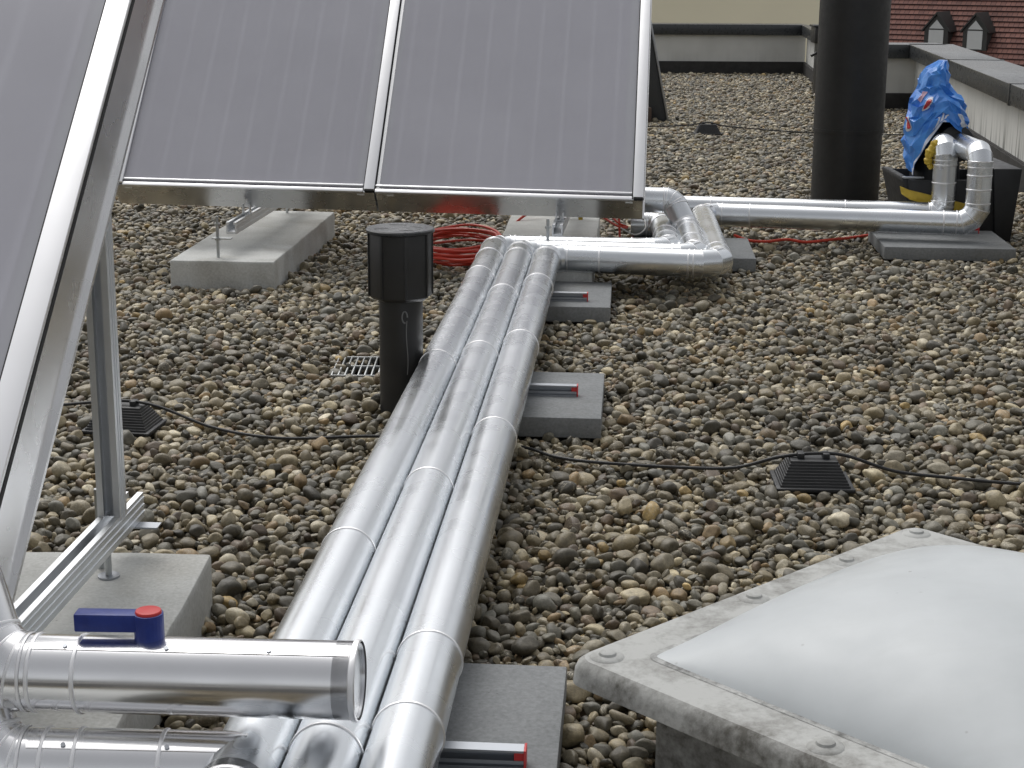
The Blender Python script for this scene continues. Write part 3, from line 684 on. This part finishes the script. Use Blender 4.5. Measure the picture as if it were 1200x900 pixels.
# ------------------------------------------------------------------ support frames on the blocks
def rod(b, p, z0, z1, r=.006): cyl(b, (p[0], p[1], z0), (p[0], p[1], z1), r, 12)
def channel(b, p0, p1, w_, h_, upv):
    p0, p1 = V(p0), V(p1); t_ = (p1-p0).normalized(); s_ = t_.cross(V(upv)).normalized(); u = s_.cross(t_)
    b.prism([(-w_/2, -h_/2), (w_/2, -h_/2), (w_/2, h_/2), (w_*.22, h_/2), (w_*.22, h_*.28), (w_*.36, h_*.28), (w_*.36, -h_*.3), (-w_*.36, -h_*.3), (-w_*.36, h_*.28), (-w_*.22, h_*.28), (-w_*.22, h_/2), (-w_/2, h_/2)], p0, s_, u, t_, (p1-p0).length)
def support(F, a, ylen, label, z_rail, rodz, rail_y0=.0, post_at=.95):
    """triangular frame under collector frame F at sideways position a"""
    o, e, d, n = F; ph = V((d.x, d.y, 0)).normalized(); base = V((o+e*a).xy.to_3d()); T = .105
    root = thing('support_frame', label, 'support', base+V((0, 0, .1)), 'collector support frames')
    r0 = base+ph*rail_y0+UP*z_rail; r1 = base+ph*ylen+UP*z_rail
    b = MB(); channel(b, r0, r1, .04, .046, UP); rl = b.build('base_rail', 'profile_alu', root)
    for s_ in (-.0205, .0205):
        for hh in (-.009, .009):
            b = MB(); q = V((e.x, e.y, 0)).normalized()*s_; b.lb((r0+q+UP*hh, ph, UP.cross(ph), UP), (0, (r1-r0).length), (-.0008, .0008), (-.002, .002)); b.build('rib', 'profile_alu', rl)
    # post behind, leg in front up to the casing underside
    def under(yy):
        k = yy/V((d.x, d.y)).length
        return o.z+e.z*a+d.z*k-(T+.01)/max(n.z, .1)*1.0-.012
    yp = post_at; zt = under(yp)+.02
    b = MB(); channel(b, base+ph*yp+UP*(z_rail+.0235), base+ph*yp+UP*zt, .042, .05, ph); po = b.build('post', 'profile_alu', root)
    b = MB(); b.lb((base+ph*.05, V((e.x, e.y, 0)).normalized(), ph, UP), (-.016, -.012), (-.012, .012), (z_rail-.02, max(under(.05), z_rail)+.05)); b.build('front_leg', 'profile_alu', root)
    b = MB(); b.lb((base+ph*.05, V((e.x, e.y, 0)).normalized(), ph, UP), (.012, .016), (-.012, .012), (z_rail-.02, max(under(.05), z_rail)+.05)); b.build('front_leg', 'profile_alu', root)
    b = MB(); cyl(b, base+ph*.05-V((.02, 0, 0))+UP*(z_rail+.015), base+ph*.05+V((.02, 0, 0))+UP*(z_rail+.015), .005, 10); b.build('bolt', 'steel_rod', root)
    for yy in rodz:
        p = base+ph*yy-V((e.x, e.y, 0)).normalized()*.03; b = MB(); rod(b, p, .098, z_rail+.06); rd = b.build('threaded_rod', 'steel_rod', root)
        for zz in (z_rail-.028, z_rail+.028):
            b = MB(); cyl(b, (p.x, p.y, zz-.005), (p.x, p.y, zz+.005), .011, 6); b.build('nut', 'steel_rod', rd)
        b = MB(); b.lb((V((p.x, p.y, z_rail)), V((e.x, e.y, 0)).normalized(), ph, UP), (-.02, .055), (-.016, .016), (-.027, -.0232)); b.build('plate', 'steel_rod', rd)
    return root
support(FA, .53, 1.0, 'aluminium support frame on the block under the left rear collector', .2, (-.29, .9), -.2)
support(FB, .73, 1.0, 'aluminium support frame on the block behind the pipe bend', .2, (-.2, .9), -.1)
NB = (corner-FN[1]*.10, FN[1], FN[2], FN[3])
# ---- near frame: rail and post stand just right under the collector's edge
base = V((-.80, 2.01, .1)); ph = V((math.sin(R(4)), math.cos(R(4)), 0)); ex = V((ph.y, -ph.x, 0))
root = thing('support_frame', 'aluminium support frame with upright post on the block behind the blue valve', 'support', base, 'collector support frames')
r0, r1 = base+UP*.085, base+ph*1.03+UP*.085
b_ = MB(); channel(b_, r0, r1, .04, .05, UP); rl = b_.build('base_rail', 'profile_alu', root)
for hh in (-.014, 0, .014):
    b_ = MB(); b_.lb((r0+ex*.0205+UP*hh, ph, ex, UP), (0, 1.03), (-.001, .0012), (-.0025, .0025)); b_.build('rib', 'profile_alu', rl)
pp = base+ph*.90
b_ = MB(); channel(b_, pp+UP*.1, pp+UP*.9, .042, .042, -ph); po = b_.build('post', 'profile_alu', root)
for s_ in (-.006, .006):
    b_ = MB(); b_.lb((pp+ex*.0212+ph*s_, ph, ex, UP), (-.0015, .0015), (-.0006, .001), (.1, .9)); b_.build('rib', 'profile_alu', po)
for yy, sd_ in ((.905, -.028), (.10, -.028)):
    p = base+ph*yy+ex*sd_; b_ = MB(); rod(b_, p, .098, .255, .0065); rd = b_.build('threaded_rod', 'steel_rod', root)
p = base+ph*.86+ex*.0; b_ = MB(); rod(b_, p, .098, .19, .0065); b_.build('threaded_rod', 'steel_rod', root)
b_ = MB(); cyl(b_, (p.x, p.y, .1), (p.x, p.y, .104), .02, 20); b_.build('washer', 'galvanised', root)
b_ = MB(); b_.lb((base+ph*.985+UP*.058, ph, ex, UP), (-.016, .016), (-.03, .062), (-.0015, .0015)); b_.build('plate', 'galvanised', root)

# ------------------------------------------------------------------ skylight dome
so_ = V((SKY_O.x, SKY_O.y, 0)); root = thing('skylight_dome', 'weathered skylight with milky acrylic dome and bolted flange', 'skylight', so_+V((0, 0, -.06)))
ZF = .178
b_ = MB(); fr = (so_, su, sv, UP); b_.lb(fr, (.10, SKY_N-.10), (.10, SKY_N-.10), (-.065, ZF-.03)); b_.build('curb', 'flange_lip', root)
# flange with rounded, turned down lip: nested rounded squares
def rsq(ins, rad, z, n=10):
    pts_ = []
    for cxx, cyy, a_ in ((SKY_N-ins-rad, SKY_N-ins-rad, 0), (ins+rad, SKY_N-ins-rad, 90), (ins+rad, ins+rad, 180), (SKY_N-ins-rad, ins+rad, 270)):
        for k in range(n+1):
            q = R(a_+90*k/n); pts_.append((cxx+rad*math.cos(q), cyy+rad*math.sin(q)))
    # subdivide straight edges for a smooth dome
    out_ = []
    for i, p in enumerate(pts_):
        q = pts_[(i+1) % len(pts_)]; out_.append(p)
        if math.dist(p, q) > .1:
            for k in range(1, 16): out_.append((p[0]+(q[0]-p[0])*k/16, p[1]+(q[1]-p[1])*k/16))
    return [so_+su*p[0]+sv*p[1]+UP*z for p in out_]
b_ = MB(); b_.quad_rings([rsq(.012, .03, ZF-.042), rsq(-.002, .035, ZF-.04), rsq(.0, .035, ZF-.018), rsq(.004, .034, ZF-.008), rsq(.012, .03, ZF-.001)], True)
b_.build('lip', 'flange_lip', root, sharp=60)
b_ = MB(); b_.quad_rings([rsq(.012, .03, ZF-.001), rsq(.02, .03, ZF), rsq(.075, .028, ZF+.001), rsq(.1, .026, ZF+.001)], True); b_.build('flange', 'flange', root, sharp=60)
b_ = MB(); b_.quad_rings([rsq(.083, .026, ZF+.0016), rsq(.09, .026, ZF+.0022), rsq(.1, .026, ZF+.003)], True); b_.build('dirt_line', 'dirt_seam', root, sharp=60)
ND = 56; b_ = MB(); HW = SKY_N/2-.092; rings = []
for i in range(ND+1):
    row = []
    for j in range(ND+1):
        a_, c_ = -1+2*i/ND, -1+2*j/ND
        a_, c_ = math.copysign(1-(1-abs(a_))**1.3, a_), math.copysign(1-(1-abs(c_))**1.3, c_)
        z_ = .128*((1-abs(a_)**2.4)*(1-abs(c_)**2.4))**.75
        row.append(so_+su*(SKY_N/2+a_*HW)+sv*(SKY_N/2+c_*HW)+UP*(ZF+.0012+z_))
    rings.append(row)
b_.quad_rings(rings, False); b_.build('dome', 'acrylic', root, sharp=80)
for i, (pu, pv) in enumerate([(.045, .045), (.045, .45), (.045, .88), (.40, .045), (.88, .045), (.46, .885), (.885, .46), (.885, .885), (.66, .045)]):
    c_ = so_+su*pu+sv*pv
    b_ = MB(); b_.quad_rings([[c_+V((r*math.cos(2*math.pi*k/24), r*math.sin(2*math.pi*k/24), ZF+z)) for k in range(24)] for r, z in ((.027, .0), (.024, .0028), (.014, .0045), (.0125, .008), (.008, .0098))], True, False, True)
    b_.build('bolt_cover', 'flange', root, sharp=35)

# ------------------------------------------------------------------ lightning conductor, holders
def holder(c, rz, label, s_=1.):
    c = V(c); root = thing('cable_holder', label, 'cable holder', c, 'ribbed conductor holders')
    F = (V((math.cos(rz), math.sin(rz), 0)), V((-math.sin(rz), math.cos(rz), 0)), UP)
    b = MB(); b.box(c+UP*.004*s_, (.186*s_, .15*s_, .010*s_), F); b.build('base', 'black_plastic', root, .003)
    b = MB(); nst = 9
    rings_ = []
    for k in range(nst):
        f = k/(nst-1); wx, wy = (.166-.052*f)*s_, (.132-.07*f)*s_; z0, z1 = (.009+.0062*k)*s_, (.009+.0062*(k+1))*s_
        for z, g_ in ((z0, 0), (z1-.0012*s_, .0012*s_), (z1, .005*s_)):
            rings_.append([c+F[0]*(sx_*(wx/2-g_))+F[1]*(sy_*(wy/2-g_))+UP*z for sx_, sy_ in ((-1, -1), (1, -1), (1, 1), (-1, 1))])
    b.quad_rings(rings_, True, True, True, False); b.build('ribbed_body', 'black_plastic', root, sharp=15)
    for sx_ in (-.03, .03):
        b = MB(); b.box(c+F[0]*sx_*s_+UP*.069*s_, (.016*s_, .03*s_, .018*s_), F); b.build('clip', 'black_plastic', root, .002)
holder((.722, 3.80, -.004), R(-2), 'ribbed black cable holder in open gravel near the skylight')
holder((-1.03, 4.24, -.004), R(-8), 'ribbed black cable holder behind the upright post')
holder((1.43, 12.32, -.004), 0, 'ribbed black cable holder in gravel beyond the right collector', 1.1)
def spl(ctrl, n=10):
    P = [V(ctrl[0])]+[V(p) for p in ctrl]+[V(ctrl[-1])]; out_ = []
    for i in range(1, len(P)-2):
        for k in range(n):
            t_ = k/n; a, b, c, d = P[i-1:i+3]
            out_.append(.5*((2*b)+(c-a)*t_+(2*a-5*b+4*c-d)*t_*t_+(3*b-a-3*c+d)*t_**3))
    return out_+[P[-2]]
b_ = MB(); b_.sweep(spl([(-1.5, 4.3, .012), (-1.15, 4.25, .06), (-1.03, 4.24, .071), (-.93, 4.22, .06), (-.781, 4.173, .018), (-.592, 4.098, .012), (-.356, 4.13, .010), (-.15, 4.1, .008), (.023, 4.052, .008), (.11, 3.95, .012), (.211, 3.893, .016), (.417, 3.862, .014), (.543, 3.84, .022), (.64, 3.81, .058), (.722, 3.80, .071), (.80, 3.80, .066), (.92, 3.80, .028), (1.05, 3.79, .016), (1.22, 3.755, .012), (1.6, 3.7, .010), (2.1, 3.66, .01)]), .0042, 8)
tag(b_.build('lightning_cable', 'black_cable', None, loc=(0, 4.08, 0)), 'thin black cable running across the gravel between ribbed holders', 'cable')
b_ = MB(); b_.sweep(spl([(.4, 12.5, .02), (1.2, 12.34, .05), (1.43, 12.32, .078), (1.6, 12.3, .05), (2.2, 12.2, .02), (2.9, 12.1, .02)]), .005, 6)
tag(b_.build('lightning_cable', 'black_cable', None, loc=(1.4, 12.3, 0)), 'thin black cable across the far gravel beside the chimney', 'cable')
# drain grate
gx0, gx1, gy0, gy1 = GR; root = thing('drain_grate', 'galvanised drain grate half buried in gravel beside the vent', 'grate', ((gx0+gx1)/2, (gy0+gy1)/2, -.06))
one_box('box', 'deck', ((gx0+gx1)/2, (gy0+gy1)/2, -.055), (gx1-gx0-.01, gy1-gy0-.01, .03), 0, root)
for yy in (gy0, (gy0+gy1)/2, gy1): one_box('cross_bar', 'grate_steel', ((gx0+gx1)/2, yy, -.009), (gx1-gx0, .006, .012), 0, root, .001)
for k in range(9): one_box('slat', 'grate_steel', (gx0+(gx1-gx0)*k/8, (gy0+gy1)/2, -.014), (.0045, gy1-gy0, .02), 0, root, .001)
for yy in (gy0-.002, gy1+.002): one_box('side_wall', 'grate_steel', ((gx0+gx1)/2, yy, -.035), (gx1-gx0, .004, .04), 0, root)

# ------------------------------------------------------------------ red cable
rnd = random.Random(5); ctrl = [V((.12, 7.35, .14)), V((.05, 7.3, .12)), V((-.04, 7.2, .05))]
for turn in range(9):
    cx, cy = -.22+rnd.uniform(-.03, .03), 6.95+rnd.uniform(-.06, .06); ra, rb = .175+rnd.uniform(-.035, .03), .30+rnd.uniform(-.07, .07)
    for k in range(8):
        a = 2*math.pi*k/8+.6; ctrl.append(V((cx+ra*math.cos(a)*rnd.uniform(.93, 1.07), cy+rb*math.sin(a)*rnd.uniform(.93, 1.07), .016+turn*.0075+rnd.uniform(0, .012))))
b_ = MB(); b_.sweep(spl(ctrl, 5), .0058, 7)
tag(b_.build('cable_coil', 'red_cable', None, loc=(-.22, 6.95, 0)), 'coil of red cable on the gravel behind the vent', 'cable')
for i, (c_, lb) in enumerate([([(.22, 7.0, .26), (.31, 6.9, .22), (.42, 6.75, .165), (.47, 6.78, .15)], 'red cable drooping steeply under the right collector to the grey wire'),
                              ([(.29, 7.1, .27), (.36, 6.95, .23), (.43, 6.8, .17), (.475, 6.8, .15)], 'second red cable drooping under the right collector edge'),
                              ([(.36, 7.1, .27), (.42, 7.0, .24), (.445, 6.95, .17), (.45, 6.9, .03)], 'red cable hanging down beside the footing block')]):
    b_ = MB(); b_.sweep(spl(c_, 8), .0048, 7); tag(b_.build('red_cable', 'red_cable', None, loc=c_[-1]), lb, 'cable', 'red sensor cables')
b_ = MB(); b_.sweep(spl([(.44, 6.74, .155), (.50, 6.72, .13), (.545, 6.78, .15), (.54, 6.9, .19)], 8), .003, 6)
tag(b_.build('sensor_wire', 'wire_grey', None, loc=(.5, 6.74, .13)), 'thin pale wire looping to the pipe stub under the collector', 'wire')
b_ = MB(); b_.sweep(spl([(.99, 7.36, .03), (1.05, 7.33, .012), (1.13, 7.30, .012), (1.22, 7.31, .02), (1.3, 7.29, .012), (1.42, 7.36, .012), (1.56, 7.45, .012), (1.70, 7.48, .03)], 8), .0065, 7)
tag(b_.build('red_cable', 'red_cable', None, loc=(1.3, 7.31, 0)), 'red cable lying on the gravel in front of the chimney', 'cable', 'red sensor cables')
tag(one_box('tag_label', 'yellow_tag', (.275, 6.735, .205), (.018, .006, .035), 0, None, .001, loc=(.275, 6.735, .19)), 'small yellow tag under the right collector', 'tag')

# ------------------------------------------------------------------ pump station, bag, glove
s0 = V((1.99, 7.68, -.02)); ps_ = thing('pump_station', 'black flushing pump tub with yellow band under the blue bag', 'pump', s0)
b_ = MB(); b_.prism([(-.16, 0), (.20, 0), (.26, .17), (.27, .30), (.262, .30), (.25, .17), (.19, .012), (-.15, .012), (-.195, .17), (-.205, .30), (-.235, .30), (-.235, .285), (-.205, .17)], s0-V((0, .2, 0)), V((1, 0, 0)), UP, V((0, 1, 0)), .42)
b_.build('tub', 'black_plastic', ps_, .003)
for yy in (-.205, .215):
    b_ = MB(); b_.prism([(-.16, 0), (.20, 0), (.255, .17), (.265, .29), (-.208, .29), (-.2, .17)], s0+V((0, yy, 0)), V((1, 0, 0)), UP, V((0, 1, 0)), .012); b_.build('tub_wall', 'black_plastic', ps_, .002)
b_ = MB(); b_.prism([(-.245, .262), (-.205, .246), (.14, .165), (.14, .12), (-.195, .20), (-.236, .226)], s0+V((0, -.215, 0)), V((1, 0, 0)), UP, V((0, 1, 0)), .009); b_.build('yellow_band', 'yellow', ps_, .002)
b_ = MB(); b_.prism([(.20, .0), (.27, .0), (.30, .345), (.17, .345)], s0+V((0, -.22, 0)), V((1, 0, 0)), UP, V((0, 1, 0)), .46); b_.build('side_panel', 'black_plastic', ps_, .006)
b_ = MB(); b_.lb((s0+V((-.232, -.225, .298)), V((1, 0, 0)), V((0, 1, 0)), UP), (-.005, .09), (0, .02), (0, .008)); b_.build('rim_strip', 'galvanised', ps_, .002)
b_ = MB(); cyl(b_, s0+V((-.04, .0, .02)), s0+V((-.04, .0, .50)), .13, 32, r1=.10); b_.build('motor', 'black_plastic', ps_, .01)
b_ = MB(); cyl(b_, s0+V((.0, -.19, .45)), s0+V((.0, .1, .46)), .085, 28); b_.build('pump_head', 'black_plastic', ps_, .006)

prof = [(.785, 1.916, 1.951), (.772, 1.872, 1.960), (.745, 1.842, 1.965), (.70, 1.822, 1.970), (.665, 1.824, 1.976), (.63, 1.800, 2.03), (.58, 1.786, 2.046), (.52, 1.776, 2.058), (.465, 1.776, 2.068), (.37, 1.786, 2.072), (.27, 1.80, 2.07)]
def prof_at(z):
    for (z1, l1, r1), (z0, l0, r0) in zip(prof, prof[1:]):
        if z >= z0: f = (z-z0)/(z1-z0); return l0+(l1-l0)*f, r0+(r1-r0)*f
    return prof[-1][1:]
bl_ = V((1.925, 7.60, .27))
def hem(a):   # a: angle, -90 deg faces the camera
    pts_ = [(-180, .30), (-160, .275), (-140, .36), (-115, .455), (-88, .545), (-60, .50), (-30, .455), (0, .46), (60, .35), (120, .30), (180, .30)]
    dg = (math.degrees(a)+180) % 360-180
    for (a0_, z0_), (a1_, z1_) in zip(pts_, pts_[1:]):
        if a0_ <= dg <= a1_: return z0_+(z1_-z0_)*(dg-a0_)/(a1_-a0_)
    return .3
NA, NVB = 26, 15
brn = random.Random(11)
def raw(a, v):
    z = .795+(hem(a)-.795)*v; l, r_ = prof_at(min(z, .785)); cx, hw = (l+r_)/2, (r_-l)/2*.94; dep = min(.16, .03+hw*1.0)
    ca, sa = math.cos(a), math.sin(a); p = V((cx+hw*ca, bl_.y+dep*sa, z)); nn = V((ca, sa, .2)).normalized()
    amp = min(1, v*4)
    return p+nn*(brn.uniform(-.015, .012)+.02*noise.noise(p*6))*amp+V((brn.uniform(-.006, .006), 0, brn.uniform(-.008, .008)))*amp*(1 if v < .99 else .5), nn
BG = [[raw(2*math.pi*(i+(.5 if j % 2 else 0)+brn.uniform(-.25, .25))/NA, max(0, min(1, (j+(brn.uniform(-.25, .25) if 0 < j < NVB else 0))/NVB))) for i in range(NA)] for j in range(NVB+1)]
def bag_pt(a, v, off=0.):
    fa = (a/(2*math.pi)*NA) % NA; fv = min(NVB-1e-6, v*NVB); i, j = int(fa), int(fv); f, g_ = fa-i, fv-j
    (p00, n0), (p10, _), (p01, _), (p11, _) = BG[j][i % NA], BG[j][(i+1) % NA], BG[j+1][i % NA], BG[j+1][(i+1) % NA]
    p = p00+(p10-p00)*f+(p11-p10)*g_ if f >= g_ else p00+(p01-p00)*g_+(p11-p01)*f
    return p+n0*off
b_ = MB()
for row in BG: b_.v += [tuple(p) for p, _ in row]
for j in range(NVB):
    for i in range(NA):
        q = lambda ii, jj: jj*NA+ii % NA
        b_.f += [(q(i, j), q(i+1, j), q(i+1, j+1)), (q(i, j), q(i+1, j+1), q(i, j+1))]; b_.sm += [False, False]
b_.f.append(tuple(range(NA))); b_.sm.append(False)
bag = b_.build('plastic_bag', 'bag_blue', None, sharp=14, loc=bl_); tag(bag, 'crumpled blue plastic bag pulled over the pump station', 'bag')
def patch(name, m, a0_, a1_, v0_, v1_, shape, off=.003, n=34):
    b = MB(); idx = {}
    for i in range(n+1):
        for j in range(n+1):
            idx[i, j] = len(b.v); b.v.append(tuple(bag_pt(a0_+(a1_-a0_)*i/n, v0_+(v1_-v0_)*j/n, off)))
    for i in range(n):
        for j in range(n):
            if shape((i+.5)/n*2-1, (j+.5)/n*2-1): b.f.append((idx[i, j], idx[i+1, j], idx[i+1, j+1], idx[i, j+1])); b.sm.append(True)
    return b.build(name, m, bag, sharp=60)
el = lambda k: (lambda x_, y_: x_*x_+y_*y_ < k)
patch('printed_oval', 'print_white', R(-140), R(-118), .42, .56, el(1)); patch('printed_oval', 'print_red', R(-137.5), R(-121), .437, .54, el(1), .0055)
patch('printed_oval', 'print_white', R(-176), R(-162), .50, .63, el(1)); patch('printed_oval', 'print_red', R(-174), R(-164), .515, .61, el(1), .0055)
patch('printed_patch', 'print_pink', R(-158), R(-140), .30, .38, lambda x_, y_: abs(x_)+abs(y_) < 1.1)
patch('printed_stripe', 'print_white', R(-168), R(-90), .955, 1.0, lambda x_, y_: True)
patch('printed_lettering', 'print_white', R(-112), R(-86), .82, .93, lambda x_, y_: math.sin(x_*9)+y_*1.2 > .2)
patch('printed_lettering', 'print_white', R(-62), R(-38), .74, .92, lambda x_, y_: el(1)(x_, y_) and not (x_*x_+y_*y_ < .25))
g0 = V((1.86, 7.40, .40))
b_ = MB(); b_.sweep(spl([(1.905, 7.40, .462), (1.878, 7.39, .448), (1.858, 7.385, .425), (1.845, 7.385, .39), (1.846, 7.39, .36), (1.862, 7.40, .335)], 6), .016, 10, True, [.008+.011*math.sin(math.pi*min(1, max(0, k/30)))**.6+.003*math.sin(k*.9)+.002*math.sin(k*2.1+1) for k in range(31)])
tag(b_.build('yellow_rag', 'yellow', None, loc=g0), 'crumpled yellow rag stuffed beside the upright elbow', 'rag')
